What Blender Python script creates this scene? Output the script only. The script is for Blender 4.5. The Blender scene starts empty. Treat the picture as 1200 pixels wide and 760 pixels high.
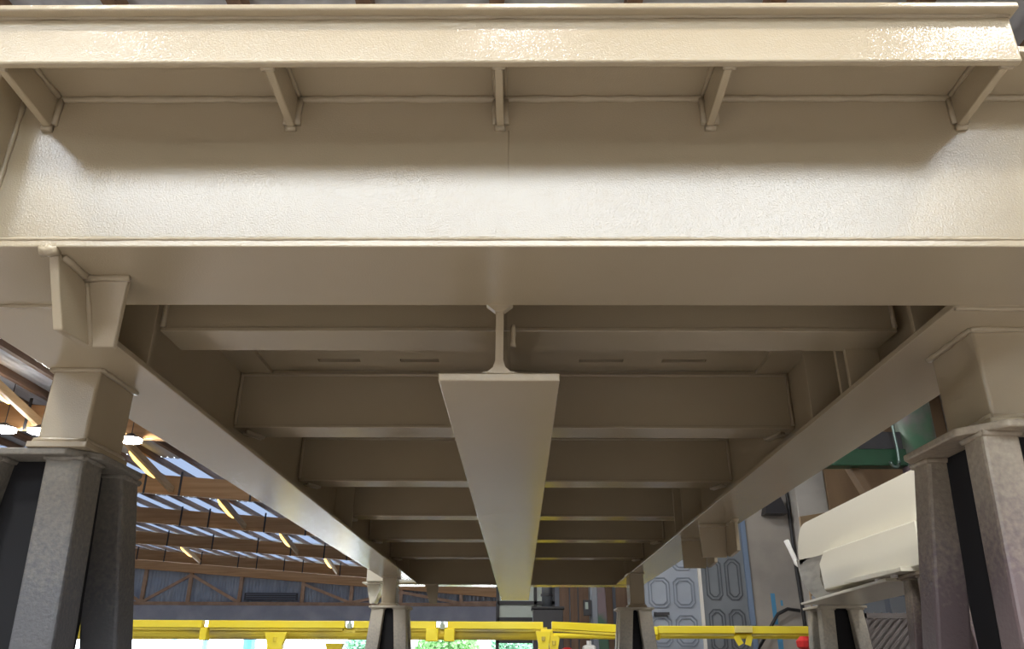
import bpy, math, random
from mathutils import Vector, Matrix
random.seed(7)
scene = bpy.context.scene
COL = scene.collection

# ---------------------------------------------------------------- camera (origin = eye, Y = depth, floor at z = -0.8)
FLOOR = -0.8
YAW, PITCH, ROLL = math.radians(0.6395), math.radians(23.391), 0.0055
fw = Vector((-math.sin(YAW)*math.cos(PITCH), math.cos(YAW)*math.cos(PITCH), math.sin(PITCH)))
rt = fw.cross(Vector((0, 0, 1))).normalized(); up = rt.cross(fw)
r2 = rt*math.cos(ROLL) + up*math.sin(ROLL); u2 = up*math.cos(ROLL) - rt*math.sin(ROLL)
cam_data = bpy.data.cameras.new('camera'); cam = bpy.data.objects.new('camera', cam_data); COL.objects.link(cam)
cam.matrix_world = Matrix(((r2.x, u2.x, -fw.x, 0), (r2.y, u2.y, -fw.y, 0), (r2.z, u2.z, -fw.z, 0), (0, 0, 0, 1)))
cam_data.sensor_width = 36.0; cam_data.lens = 36.0*920/1200; cam_data.clip_start = 0.02; cam_data.clip_end = 500
scene.camera = cam

# ---------------------------------------------------------------- sky and exposure
world = bpy.data.worlds.new('overcast_sky'); scene.world = world; world.use_nodes = True
bg = world.node_tree.nodes['Background']; bg.inputs[0].default_value = (0.86, 0.93, 1.0, 1); bg.inputs[1].default_value = 10.5
scene.view_settings.view_transform = 'Standard'; scene.view_settings.look = 'None'
scene.view_settings.gamma = 1.0; scene.view_settings.use_curve_mapping = False
scene.view_settings.exposure = 0.0
LAMP_POWER = 210.0

# ---------------------------------------------------------------- materials
MATS = {}
def mat(name, col, rough=0.5, metal=0.0, bump=0.0, bscale=200.0, col2=None, cscale=4.0, cpos=(0.4, 0.65), emit=0.0,
        stretch=None, coat=0.0, zmix=None, alpha_trans=0.0, ior=1.5):
    if name in MATS: return MATS[name]
    m = bpy.data.materials.new(name); m.use_nodes = True
    nt = m.node_tree; N = nt.nodes; L = nt.links; b = N['Principled BSDF']
    b.inputs['Base Color'].default_value = (*col, 1); b.inputs['Roughness'].default_value = rough; b.inputs['Metallic'].default_value = metal
    b.inputs['IOR'].default_value = ior
    tc = N.new('ShaderNodeTexCoord'); vec = tc.outputs['Object']
    if stretch:
        mp = N.new('ShaderNodeMapping'); mp.inputs['Scale'].default_value = stretch; L.new(vec, mp.inputs[0]); vec = mp.outputs[0]
    if col2 is not None:
        nz = N.new('ShaderNodeTexNoise'); nz.inputs['Scale'].default_value = cscale; nz.inputs['Detail'].default_value = 6
        L.new(vec, nz.inputs['Vector'])
        rp = N.new('ShaderNodeValToRGB'); rp.color_ramp.elements[0].position = cpos[0]; rp.color_ramp.elements[1].position = cpos[1]
        rp.color_ramp.elements[0].color = (*col, 1); rp.color_ramp.elements[1].color = (*col2, 1)
        fac = nz.outputs['Fac']
        if zmix:   # overspray settling on the upper end: noise pushed by height
            sp = N.new('ShaderNodeSeparateXYZ'); L.new(tc.outputs['Object'], sp.inputs[0])
            mr = N.new('ShaderNodeMapRange'); mr.inputs['From Min'].default_value = zmix[0]; mr.inputs['From Max'].default_value = zmix[1]
            mr.inputs['To Min'].default_value = -0.2; mr.inputs['To Max'].default_value = 0.45
            L.new(sp.outputs['Z'], mr.inputs['Value'])
            sc_ = N.new('ShaderNodeMath'); sc_.operation = 'MULTIPLY_ADD'; sc_.inputs[1].default_value = 0.45; sc_.inputs[2].default_value = 0.275; L.new(fac, sc_.inputs[0]); fac = sc_.outputs[0]
            ad = N.new('ShaderNodeMath'); ad.operation = 'ADD'; L.new(fac, ad.inputs[0]); L.new(mr.outputs[0], ad.inputs[1]); fac = ad.outputs[0]
        L.new(fac, rp.inputs['Fac']); L.new(rp.outputs['Color'], b.inputs['Base Color'])
    if bump > 0:
        n2 = N.new('ShaderNodeTexNoise'); n2.inputs['Scale'].default_value = bscale; n2.inputs['Detail'].default_value = 2
        L.new(tc.outputs['Object'], n2.inputs['Vector'])
        bp = N.new('ShaderNodeBump'); bp.inputs['Strength'].default_value = bump; bp.inputs['Distance'].default_value = 0.002
        L.new(n2.outputs['Fac'], bp.inputs['Height']); L.new(bp.outputs['Normal'], b.inputs['Normal'])
    if coat: b.inputs['Coat Weight'].default_value = coat; b.inputs['Coat Roughness'].default_value = 0.08
    if emit:
        b.inputs['Emission Color'].default_value = (*col, 1); b.inputs['Emission Strength'].default_value = emit
    if alpha_trans: b.inputs['Transmission Weight'].default_value = alpha_trans
    MATS[name] = m
    return m

PAINT = mat('beige_paint', (0.44, 0.365, 0.242), 0.05, bump=0.18, bscale=400, col2=(0.46, 0.383, 0.256), cscale=3, ior=1.68)
PAINTW = mat('beige_paint_weld', (0.455, 0.38, 0.256), 0.3, bump=0.5, bscale=180)
CREAM = mat('cream_paint', (0.78, 0.745, 0.61), 0.22, bump=0.12, bscale=200)
CREAMD = mat('bare_grey_steel', (0.30, 0.27, 0.22), 0.45, metal=0.3, bump=0.2, bscale=60, col2=(0.2, 0.18, 0.15), cscale=6, stretch=(1, 1, 5))
STANDG = mat('trestle_grey_primer', (0.10, 0.10, 0.105), 0.55, bump=0.9, bscale=150, col2=(0.27, 0.245, 0.195), cscale=110, cpos=(0.55, 1.0), zmix=(-0.1, 0.42))
STANDP = mat('trestle_red_primer', (0.13, 0.095, 0.095), 0.5, bump=0.6, bscale=130, col2=(0.40, 0.335, 0.24), cscale=110, cpos=(0.5, 0.95), zmix=(0.0, 0.40))
STANDF = mat('trestle_far_primer', (0.24, 0.235, 0.225), 0.45, bump=0.4, bscale=90, col2=(0.58, 0.53, 0.42), cscale=80, cpos=(0.45, 0.9), zmix=(-0.15, 0.30))
GAPSHADE = mat('leg_gap_shade', (0.008, 0.008, 0.01), 0.8)  # black that stands in for the shade between trestle legs
WOOD = mat('glulam_wood', (0.42, 0.22, 0.085), 0.55, bump=0.2, bscale=30, col2=(0.53, 0.30, 0.13), cscale=2.5, stretch=(0.25, 1, 4))
WOODD = mat('purlin_wood', (0.17, 0.10, 0.06), 0.65, col2=(0.26, 0.16, 0.10), cscale=3, stretch=(3, 0.3, 3), bump=0.2, bscale=30)
PINE = mat('pale_pine', (0.60, 0.40, 0.20), 0.5, col2=(0.70, 0.50, 0.27), cscale=4, stretch=(4, 0.4, 4))
TRUSS = mat('truss_wood', (0.36, 0.22, 0.13), 0.6, col2=(0.46, 0.30, 0.19), cscale=3, bump=0.1, bscale=30)
SHEET = mat('roof_sheet', (0.50, 0.53, 0.58), 0.45, col2=(0.58, 0.60, 0.64), cscale=1.5)
GABLE = mat('gable_sheet', (0.31, 0.36, 0.44), 0.5, col2=(0.39, 0.44, 0.51), cscale=1.2)
LINTEL = mat('lintel_grey', (0.26, 0.27, 0.31), 0.55, col2=(0.34, 0.34, 0.38), cscale=1.0)
DARKM = mat('dark_metal', (0.035, 0.035, 0.04), 0.5)
CONC = mat('floor_concrete', (0.29, 0.255, 0.238), 0.4, col2=(0.23, 0.205, 0.192), cscale=1.3, bump=0.2, bscale=40)
WALLC = mat('wall_render', (0.27, 0.25, 0.23), 0.75, col2=(0.37, 0.34, 0.30), cscale=1.6, bump=0.3, bscale=30)
PILLAR = mat('pillar_concrete', (0.50, 0.48, 0.44), 0.7, col2=(0.42, 0.40, 0.37), cscale=3, bump=0.2, bscale=40)
DOORL = mat('door_grey_blue', (0.30, 0.34, 0.40), 0.4, col2=(0.34, 0.38, 0.44), cscale=2)
DOORD = mat('door_grey_dark', (0.16, 0.18, 0.20), 0.45, col2=(0.19, 0.21, 0.23), cscale=2)
DOORM = mat('door_moulding', (0.19, 0.22, 0.265), 0.45)  # darker than the leaf: relief shade of the mouldings put into the colour
DOORMD = mat('door_moulding_dark', (0.085, 0.095, 0.11), 0.45)  # same relief shade in the colour, for the darker leaf
DSTRIP = mat('door_white_strip', (0.72, 0.70, 0.64), 0.5)
FRAMEB = mat('door_frame_blue', (0.16, 0.22, 0.32), 0.5)
PLY = mat('plywood_brown', (0.15, 0.095, 0.05), 0.6, col2=(0.22, 0.145, 0.08), cscale=2, stretch=(1, 1, 0.3))
PLYL = mat('plywood_light', (0.24, 0.165, 0.085), 0.6, col2=(0.29, 0.205, 0.115), cscale=3)
GREEN = mat('machine_green', (0.010, 0.055, 0.026), 0.35, col2=(0.014, 0.075, 0.034), cscale=4)
GREENL = mat('column_green_grey', (0.05, 0.12, 0.07), 0.4, col2=(0.18, 0.13, 0.145), cscale=2.2, cpos=(0.45, 0.6))
YELLOW = mat('yellow_paint', (0.93, 0.76, 0.035), 0.35, col2=(0.95, 0.81, 0.07), cscale=2, bump=0.05)
YELLOWD = mat('yellow_paint_soiled', (0.86, 0.70, 0.07), 0.4, col2=(0.42, 0.36, 0.18), cscale=2.2, cpos=(0.5, 0.72), stretch=(0.5, 1, 2))
WHITEP = mat('white_plastic', (0.8, 0.8, 0.76), 0.4)
BLUET = mat('blue_tape', (0.08, 0.27, 0.46), 0.5)
BLUEP = mat('blue_post', (0.08, 0.25, 0.55), 0.45)
REDP = mat('red_paint', (0.65, 0.03, 0.03), 0.4)
CABLE = mat('cable_black', (0.02, 0.02, 0.022), 0.5)
CHAIN = mat('chain_steel', (0.14, 0.20, 0.18), 0.35, metal=0.7)
CRATE = mat('crate_grey', (0.16, 0.14, 0.13), 0.6)
BROWNW = mat('brown_boards', (0.17, 0.10, 0.06), 0.6, col2=(0.25, 0.155, 0.095), cscale=2.5, stretch=(4, 1, 0.4))
BLUEGR = mat('blue_grey_panel', (0.14, 0.16, 0.20), 0.5)
PALEG = mat('pale_green_panel', (0.42, 0.50, 0.44), 0.35)
GLASS = mat('pale_window_glass', (0.60, 0.68, 0.62), 0.2)
PIPEM = mat('grey_pipe', (0.20, 0.22, 0.25), 0.35, metal=0.4)
BARK = mat('bark', (0.10, 0.07, 0.05), 0.9)
LEAF = mat('leaf_green', (0.10, 0.26, 0.07), 0.6, col2=(0.20, 0.38, 0.14), cscale=0.8)
LEAF2 = mat('leaf_blue_green', (0.12, 0.28, 0.16), 0.6, col2=(0.22, 0.42, 0.28), cscale=0.8)
ROOFL = mat('translucent_rooflight', (0.75, 0.80, 0.88), 0.5)
_n = ROOFL.node_tree.nodes; _t = _n.new('ShaderNodeBsdfTranslucent'); _t.inputs[0].default_value = (0.22, 0.24, 0.28, 1)
ROOFL.node_tree.links.new(_t.outputs[0], _n['Material Output'].inputs[0])
GRAVEL = mat('yard_gravel', (0.55, 0.54, 0.50), 0.9, col2=(0.45, 0.44, 0.40), cscale=2)
LAMPW = mat('lamp_white_glow', (1.0, 0.98, 0.96), 0.4, emit=LAMP_POWER)
BRACEGLOW = mat('lit_brace_glow', (1.0, 0.62, 0.15), 0.4, emit=3.2)  # glow painted beside the braces in place of lamplight on the wood

# ---------------------------------------------------------------- mesh helpers
class MB:
    def __init__(s): s.v = []; s.f = []; s.sub = []
    def add(s, vs, fs):
        n = len(s.v); s.v += [tuple(p) for p in vs]; s.f += [tuple(i+n for i in f) for f in fs]; return s
    def box(s, x0, x1, y0, y1, z0, z1):
        x0, x1 = min(x0, x1), max(x0, x1); y0, y1 = min(y0, y1), max(y0, y1); z0, z1 = min(z0, z1), max(z0, z1)
        return s.add([(x0,y0,z0),(x1,y0,z0),(x1,y1,z0),(x0,y1,z0),(x0,y0,z1),(x1,y0,z1),(x1,y1,z1),(x0,y1,z1)],
                     [(0,3,2,1),(4,5,6,7),(0,1,5,4),(1,2,6,5),(2,3,7,6),(3,0,4,7)])
    def hexa(s, lo, hi):   # two loops of points (same count) -> closed solid
        n = len(lo)
        return s.add(list(lo)+list(hi), [tuple(range(n-1,-1,-1)), tuple(range(n,2*n))] + [(i,(i+1)%n,n+(i+1)%n,n+i) for i in range(n)])
    def prism(s, poly, axis, a, b):
        def P(p, t):
            return {'x': (t,p[0],p[1]), 'y': (p[0],t,p[1]), 'z': (p[0],p[1],t)}[axis]
        return s.hexa([P(p, a) for p in poly], [P(p, b) for p in poly])
    def tube(s, pts, r, n=8, cap=True):
        pts = [Vector(p) for p in pts]; rings = []
        for i, p in enumerate(pts):
            d = (pts[min(i+1,len(pts)-1)]-pts[max(i-1,0)]).normalized()
            a = Vector((0,0,1)) if abs(d.z) < 0.9 else Vector((1,0,0))
            e1 = d.cross(a).normalized(); e2 = d.cross(e1); rr = r[i] if isinstance(r, (list, tuple)) else r
            rings.append([p+(e1*math.cos(2*math.pi*k/n)+e2*math.sin(2*math.pi*k/n))*rr for k in range(n)])
        vs = [q for rg in rings for q in rg]; fs = []
        for i in range(len(pts)-1):
            for k in range(n): fs.append((i*n+k, i*n+(k+1)%n, (i+1)*n+(k+1)%n, (i+1)*n+k))
        if cap: fs += [tuple(range(n-1,-1,-1)), tuple((len(pts)-1)*n+k for k in range(n))]
        return s.add(vs, fs)
    def bar(s, p, q, w, h):   # rectangular bar between two points, w sideways, h in the other direction
        p, q = Vector(p), Vector(q); d = (q-p).normalized()
        a = Vector((0,0,1)) if abs(d.z) < 0.9 else Vector((0,1,0))
        e1 = d.cross(a).normalized()*w/2; e2 = e1.normalized().cross(d)*h/2
        return s.hexa([p-e1-e2, p+e1-e2, p+e1+e2, p-e1+e2], [q-e1-e2, q+e1-e2, q+e1+e2, q-e1+e2])
    def lathe(s, c, prof, n=16):   # profile [(r, z)]
        vs = []; fs = []
        for r, z in prof:
            for k in range(n): vs.append((c[0]+r*math.cos(2*math.pi*k/n), c[1]+r*math.sin(2*math.pi*k/n), c[2]+z))
        for i in range(len(prof)-1):
            for k in range(n): fs.append((i*n+k, i*n+(k+1)%n, (i+1)*n+(k+1)%n, (i+1)*n+k))
        fs += [tuple(range(n-1,-1,-1)), tuple((len(prof)-1)*n+k for k in range(n))]
        return s.add(vs, fs)
    def bead(s, p, q, r, wob=0.25, step=0.018, n=6):   # a hand-laid weld bead
        p, q = Vector(p), Vector(q); k = max(2, int((q-p).length/step))
        m = MB(); m.tube([p.lerp(q, i/k) for i in range(k+1)], [r*(1+random.uniform(-wob, wob)) for i in range(k+1)], n); s.sub.append(m); return s
    def build(s, name, m, parent=None, bevel=0.0, smooth=False, seg=2, label=None):
        if s.sub and not s.v: return [m2.build(name, m, parent, bevel, smooth, seg, label) for m2 in s.sub]
        me = bpy.data.meshes.new(name); me.from_pydata(s.v, [], s.f); me.validate(); me.update()
        me.materials.append(m)
        import bmesh
        b = bmesh.new(); b.from_mesh(me); bmesh.ops.recalc_face_normals(b, faces=b.faces); b.to_mesh(me); b.free()
        if smooth:
            for p in me.polygons: p.use_smooth = True
        o = bpy.data.objects.new(name, me); COL.objects.link(o)
        if parent is not None: attach(o, parent)
        if bevel:
            md = o.modifiers.new('bevel', 'BEVEL'); md.width = bevel; md.segments = seg; md.limit_method = 'ANGLE'; md.angle_limit = 0.6
        if label: o['label'] = label
        return o
def attach(o, parent):
    o.parent = parent
    o.matrix_parent_inverse = Matrix.Translation(-Vector(parent.location)) if parent.type == 'EMPTY' else Matrix.Identity(4)
def tag(o, label, cat, group=None, kind=None):
    o['label'] = label; o['category'] = cat
    if group: o['group'] = group
    if kind: o['kind'] = kind
    return o
def struct(o, label=None):
    o['kind'] = 'structure'
    if label: o['label'] = label
    return o
def thing(name, label, cat, loc=(0, 0, 0), group=None):
    o = bpy.data.objects.new(name, None); COL.objects.link(o); o.location = loc; o.empty_display_size = 0.1
    return tag(o, label, cat, group)
def copy_part(o, delta, parent):
    c = o.copy(); COL.objects.link(c); c.parent = parent
    c.matrix_parent_inverse = o.matrix_parent_inverse.copy(); c.location = Vector(o.location)+Vector(delta)
    return c

# ================================================================ THE BUILDING
XL, XR, YB, YF = -30.0, 5.2, -14.0, 48.0    # left wall, right wall, wall behind the viewer, gable end
SKY0, SKY1 = -6.5, -2.75                    # glazed roof band behind the viewer
SKYX0, SKYX1 = -5.0, 4.2
SL, H0 = 0.072, 3.4                        # roof falls to the right: underside of rafters z = H0 - SL*x
def hz(x): return H0 - SL*x
struct(MB().box(XL, XR, YB-1, YF+1, FLOOR-0.15, FLOOR).build('floor', CONC), 'grey concrete workshop floor')
# roof sheet, corrugated along x, in bays; a translucent rooflight strip runs in front of every rafter
RL0, RL1 = 0.7, 2.4          # the strips straddle each rafter
def sheet(mb, xa, xb, ya, yb):
    n = max(4, int((xb-xa)/0.18)*4); pts = []
    for i in range(n+1):
        x = xa+(xb-xa)*i/n; pts.append((x, hz(x)+0.84+0.02*math.sin(i*math.pi/2)))
    m1 = n+1
    vs = [(x, ya, z) for x, z in pts]+[(x, yb, z) for x, z in pts]+[(x, ya, z+0.03) for x, z in pts]+[(x, yb, z+0.03) for x, z in pts]
    mb.add(vs, [(i, i+1, m1+i+1, m1+i) for i in range(n)]+[(2*m1+i, 3*m1+i, 3*m1+i+1, 2*m1+i+1) for i in range(n)])
RAFT = [-13.6, -8.2, -2.4, 2.6, 8.6, 14.6, 20.8, 26.8, 33.6, 41.2]
rs = MB(); edges = RAFT+[YF-0.3]
sheet(rs, XL, XR, YB-0.3, RAFT[0]+0.08)
for i in range(len(edges)-1):
    a, c = edges[i]+0.08, edges[i+1]
    if i == 1:      # the glazed band over the forecourt end
        sheet(rs, XL, XR, a, SKY0); sheet(rs, XL, SKYX0, SKY0, SKY1); sheet(rs, SKYX1, XR, SKY0, SKY1); sheet(rs, XL, XR, SKY1, c+0.08)
    else: sheet(rs, XL, XR, a-0.08+(RL1 if edges[i] > 16 else 0), c-(RL0 if c > 16 else 0))
ceiling = struct(rs.build('ceiling', SHEET, smooth=True), 'pale corrugated roof sheeting on timber purlins')
for i, c in enumerate(edges):
    if c > 16:
        ya, yb = c-RL0, min(c+RL1, YF+0.4)
        x = XL+0.4
        while x < XR-0.5:
            xb = x+0.92; mb = MB()
            mb.hexa([(x+0.01, ya, hz(x)+0.84), (xb-0.01, ya, hz(xb)+0.84), (xb-0.01, yb, hz(xb)+0.84), (x+0.01, yb, hz(x)+0.84)],
                    [(x+0.01, ya, hz(x)+0.85), (xb-0.01, ya, hz(xb)+0.85), (xb-0.01, yb, hz(xb)+0.85), (x+0.01, yb, hz(x)+0.85)])
            mb.build('rooflight', ROOFL, ceiling)
            x = xb
x = SKYX0
while x < SKYX1-0.1:       # glazing bars of the clear band
    MB().hexa([(x-0.015, SKY0, hz(x)+0.80), (x+0.015, SKY0, hz(x)+0.80), (x+0.015, SKY1, hz(x)+0.80), (x-0.015, SKY1, hz(x)+0.80)],
              [(x-0.015, SKY0, hz(x)+0.86), (x+0.015, SKY0, hz(x)+0.86), (x+0.015, SKY1, hz(x)+0.86), (x-0.015, SKY1, hz(x)+0.86)]).build('glazing_bar', DARKM, ceiling)
    x += 2.1
for y in RAFT:
    b = MB()
    b.hexa([(XL, y-0.08, hz(XL)), (XR, y-0.08, hz(XR)), (XR, y+0.08, hz(XR)), (XL, y+0.08, hz(XL))],
           [(XL, y-0.08, hz(XL)+0.5), (XR, y-0.08, hz(XR)+0.5), (XR, y+0.08, hz(XR)+0.5), (XL, y+0.08, hz(XL)+0.5)])
    rf = b.build('rafter', WOOD, ceiling, 0.008)
    if y > 10:
        x = -27.0
        while x < 0:       # dark steel straps fixing the rafter face
            MB().box(x-0.025, x+0.025, y-0.10, y-0.08, hz(x)-0.02, hz(x)+0.62).build('strap', DARKM, rf)
            x += random.choice((0.95, 1.9, 1.9, 1.4))
x = XL+0.4
while x < XR:
    z = hz(x)+0.6
    for ya, yb in (((YB, SKY0), (SKY1, YF)) if SKYX0 < x < SKYX1 else ((YB, YF),)):
        MB().box(x-0.05, x+0.05, ya, yb, z+0.08, z+0.22).build('purlin', WOODD, ceiling)
    x += 0.92
for xb in (-9.2, -16.2, -2.2, -23.2):
    for y in RAFT[5:]:
        b = MB(); b.bar((xb, y-0.1, hz(xb)+0.12), (xb-0.0, y-3.0, hz(xb)+0.68), 0.10, 0.16)
        b.build('knee_brace', PINE, ceiling, 0.006)
# high-bay lamps hung at rafter height
def lamp(x, y, z, r, warm, label):
    t = thing('high_bay_lamp', label, 'lamp', (x, y, z), 'high bay lamps under the roof')
    MB().lathe((x, y, z+0.06), [(r*1.06, 0), (r*1.06, 0.02), (r*0.5, 0.06), (r*0.25, 0.10), (0.02, 0.11)], 20).build('housing', DARKM, t, smooth=False)
    MB().lathe((x, y, z), [(r*0.85, 0), (r, 0.015), (r, 0.06)], 20).build('diffuser', BRACEGLOW if warm else LAMPW, t)
    MB().tube([(x, y, z+0.16), (x, y, hz(x)+0.86)], 0.008, 6).build('hanger_rod', DARKM, t)
    return t
lamp(-7.3, 14.6-0.3, 3.78, 0.2, False, 'bright white round lamp under roof, just right of the left stub post')
lamp(-9.75, 14.6-0.3, 3.98, 0.22, False, 'bright white round lamp cut by the left picture edge')
lamp(-9.05, 14.6-0.3, 3.94, 0.2, False, 'bright white round lamp left of the near left stub post')
def batten(xb, y, label):       # added glow tube, stands in for lamplight on a knee brace
    t = thing('brace_glow', label, 'lamp', (xb, y, hz(xb)+0.4), 'added glow tubes for lamplight on the knee braces')
    d = Vector((0, 2.9, -0.56)).normalized(); c = Vector((xb-0.12, y-1.7, hz(xb)+0.42))
    MB().bar(c-d*0.8+Vector((0, 0, 0.05)), c+d*0.8+Vector((0, 0, 0.05)), 0.12, 0.05).build('housing', PINE, t)
    MB().tube([c-d*0.75, c-d*0.4, c+d*0.4, c+d*0.75], [0.04, 0.09, 0.09, 0.04], 10).build('tube', BRACEGLOW, t, smooth=True)
    return t
for xx, yy, lb in ((-9.2, 14.6, 'added yellow glow for the lit brace between two round white lamps at the left edge'), (-9.2, 20.8, 'added yellow glow for the lit brace at the nearest rafter right of the left post'), (-9.2, 26.8, 'added yellow glow for the lit brace at the second rafter right of the left post'),
        (-9.2, 33.6, 'added yellow glow for the lit brace at the third rafter, right row'), (-9.2, 41.2, 'added yellow glow for the lit brace at the farthest rafter, right row'),
        (-16.2, 33.6, 'added yellow glow for the lit brace at the third rafter, left row beside the trestle leg'), (-16.2, 41.2, 'added yellow glow for the lit brace at the farthest rafter, left row')):
    batten(xx, yy, lb)
for xx, yy, lb in ((-3.0, 1.6, 'added unseen white lamp above the left trestle, brightening the cream arm'), (-2.4, -1.0, 'white lamp above and behind the viewer, left'), (0.0, -1.0, 'white lamp straight above the viewer'),
        (2.5, -1.0, 'white lamp above and behind the viewer, right'), (-1.8, 2.4, 'added unseen white lamp above the middle of the deck plate, brightening the cream arm'), (-3.2, 6.6, 'added unseen white lamp above the far left girder, brightening the yellow rail'), (0.6, 6.9, 'added unseen white lamp above the far end beam, brightening the yellow rail'), (-9.0, 8.6, 'white lamp high over the left bay'), (-16.0, 20.0, 'white lamp high over the far left bay')):
    lamp(xx, yy, hz(xx)+0.1, 0.2, False, lb)  # lamps over trestle, deck, girder, end beam: unseen, added to brighten arm and rails

# gable end: corrugated sheet above the lintel, open yard door below
g = MB(); n = int((XR-XL)/0.2)*4; zl = 3.12
vs = []
for i in range(n+1):
    x = XL+(XR-XL)*i/n; y = YF+0.25+0.025*math.sin(i*math.pi/2)
    vs += [(x, y, zl-0.1), (x, y, hz(x)+0.84), (x, y+0.04, hz(x)+0.84), (x, y+0.04, zl-0.1)]
g.add(vs, [(4*i+k, 4*i+4+k, 4*i+4+(k+1)%4, 4*i+(k+1)%4) for i in range(n) for k in (0, 2)])
wall_back = struct(g.build('wall_back', GABLE, smooth=True), 'blue-grey corrugated gable above the far yard opening')
MB().box(XL, XR, YF-0.1, YF+0.35, 2.22, zl-0.08).build('lintel_beam', LINTEL, wall_back, 0.02)
MB().box(XL, XR, YF+0.0, YF+0.2, zl-0.08, zl+0.12).build('bottom_chord', TRUSS, wall_back, 0.01)
b = MB(); b.hexa([(XL, YF-0.05, hz(XL)+0.05), (XR, YF-0.05, hz(XR)+0.05), (XR, YF+0.15, hz(XR)+0.05), (XL, YF+0.15, hz(XL)+0.05)],
                 [(XL, YF-0.05, hz(XL)+0.84), (XR, YF-0.05, hz(XR)+0.84), (XR, YF+0.15, hz(XR)+0.84), (XL, YF+0.15, hz(XL)+0.84)])
b.build('top_chord', WOOD, wall_back, 0.01)
nodes = [-28.5, -25.6, -22.0, -19.3, -16.3, -12.65, -9.8, -6.9, -3.4, 0.2, 3.2]
for i, x in enumerate(nodes):
    MB().box(x-0.1, x+0.1, YF+0.0, YF+0.16, zl+0.1, hz(x)+0.1).build('truss_post', TRUSS, wall_back)
for i in range(len(nodes)-1):
    a, c = nodes[i], nodes[i+1]
    if i in (4,): continue
    lowfirst = i % 2 == 0
    za, zc = (zl+0.12, hz(c)-0.1) if lowfirst else (hz(a)-0.1, zl+0.12)
    MB().bar((a+0.08, YF+0.06, za), (c-0.08, YF+0.06, zc), 0.1, 0.16).build('truss_diagonal', TRUSS, wall_back)
lv = MB().box(-16.0, -12.9, YF-0.02, YF+0.06, zl+0.22, zl+0.62).build('louvre', DARKM, wall_back)
for k in range(3):
    MB().box(-15.9, -13.0, YF-0.06, YF-0.02, zl+0.27+k*0.12, zl+0.32+k*0.12).build('louvre_slat', BLUEGR, lv)
struct(MB().box(XL-0.3, XL, YB, YF+0.3, FLOOR, hz(XL)+0.9).build('wall_left', WALLC), 'left workshop wall')
struct(MB().box(XR, XR+0.3, YB, YF+0.3, FLOOR, hz(XR)+0.9).build('wall_right', WALLC), 'right workshop wall')
# wall behind the viewer
struct(MB().box(XL, XR, YB-0.25, YB, FLOOR, hz(XR)+0.7).build('wall_front', WALLC), 'workshop wall behind the viewer')

# far dark partition with boards, right of the yard opening
py = 13.0
part_w = struct(MB().box(0.55, XR, py, py+0.2, FLOOR, 3.0).build('wall_partition', BLUEGR), 'dark partition wall beyond the yellow rail')
xx = 0.62
widths = [0.17, 0.13, 0.19, 0.16, 0.2]
for k, w in enumerate(widths):
    MB().box(xx, xx+w-0.02, py-0.03-0.01*(k % 2), py, FLOOR, 2.6).build('board', BROWNW, part_w, 0.004); xx += w
for k, (a, c, mm) in enumerate(((1.50, 1.72, BROWNW), (1.74, 1.96, BLUEGR), (1.98, 2.2, BLUEGR))):
    MB().box(a, c, py-0.05, py, FLOOR, 2.4).build('board', mm, part_w, 0.004)
win = struct(MB().box(-0.35, 0.55, py+0.05, py+0.09, 0.3, 1.6).build('window_1', GLASS), 'pale greenish window panes between dark pipes')
for zz in (0.3, 0.62, 0.86, 1.3): MB().box(-0.35, 0.55, py, py+0.12, zz, zz+0.05).build('window_bar', DARKM, win)
for xx in (-0.37, 0.22, 0.5): MB().box(xx, xx+0.05, py, py+0.12, FLOOR, 1.65).build('window_post', DARKM, win)

# ------------------------------------------------ door wall on the right
dy = 10.0
dw = MB(); dw.box(2.80, XR, dy, dy+0.2, FLOOR, 3.0); dw.box(1.42, 2.80, dy, dy+0.2, 2.3, 3.0)
wall_door = struct(dw.build('wall_door', WALLC), 'stained grey rendered wall beside the panelled door')
door = struct(MB().box(1.46, 2.80, dy+0.06, dy+0.10, FLOOR, 2.3).build('door_1', DOORD), 'tall grey double door with octagonal panels')
def leaf(x0, x1, m, rows, label):
    lf = MB().box(x0, x1, dy, dy+0.06, FLOOR, 2.3).build('door_leaf', m, door, 0.004, label=label)
    w = (x1-x0-0.12)/2
    for c in range(2):
        a = x0+0.05+c*(w+0.03); e = a+w-0.01
        for z0, z1 in rows:
            def octo(i, k): q = 0.055-0.35*i; return [(a+i+k, z0+i+q+k), (a+i+q+k, z0+i+k), (e-i-q-k, z0+i+k), (e-i-k, z0+i+q+k), (e-i-k, z1-i-q-k), (e-i-q-k, z1-i-k), (a+i+q+k, z1-i-k), (a+i+k, z1-i-q-k)]
            o1, o2, o3, o4, o5 = octo(0, 0), octo(0.013, 0), octo(0.034, 0), octo(0.046, 0), None
            b = MB()
            for oo, ii in ((o1, o2), (o3, o4)):
                n = 8
                vs = [(p[0], dy, p[1]) for p in oo]+[(p[0], dy, p[1]) for p in ii]+[(p[0], dy-0.012, p[1]) for p in oo]+[(p[0], dy-0.012, p[1]) for p in ii]
                b.add(vs, [(16+i, 16+(i+1) % 8, 24+(i+1) % 8, 24+i) for i in range(8)]+[(i, (i+1) % 8, 16+(i+1) % 8, 16+i) for i in range(8)]+[(8+i, 8+(i+1) % 8, 24+(i+1) % 8, 24+i) for i in range(8)])
            b.build('door_panel', DOORM if m is DOORL else DOORMD, lf)
    return lf
l1 = leaf(1.50, 2.165, DOORL, [(1.06+0.43*k-1.29, 1.39+0.43*k-1.29+0.02) for k in range(-1, 6)], 'lighter grey-blue leaf')
l2 = leaf(2.205, 2.74, DOORD, [(0.72+0.58*k-1.16, 1.2+0.58*k-1.16) for k in range(0, 5)], 'darker grey leaf')
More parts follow.
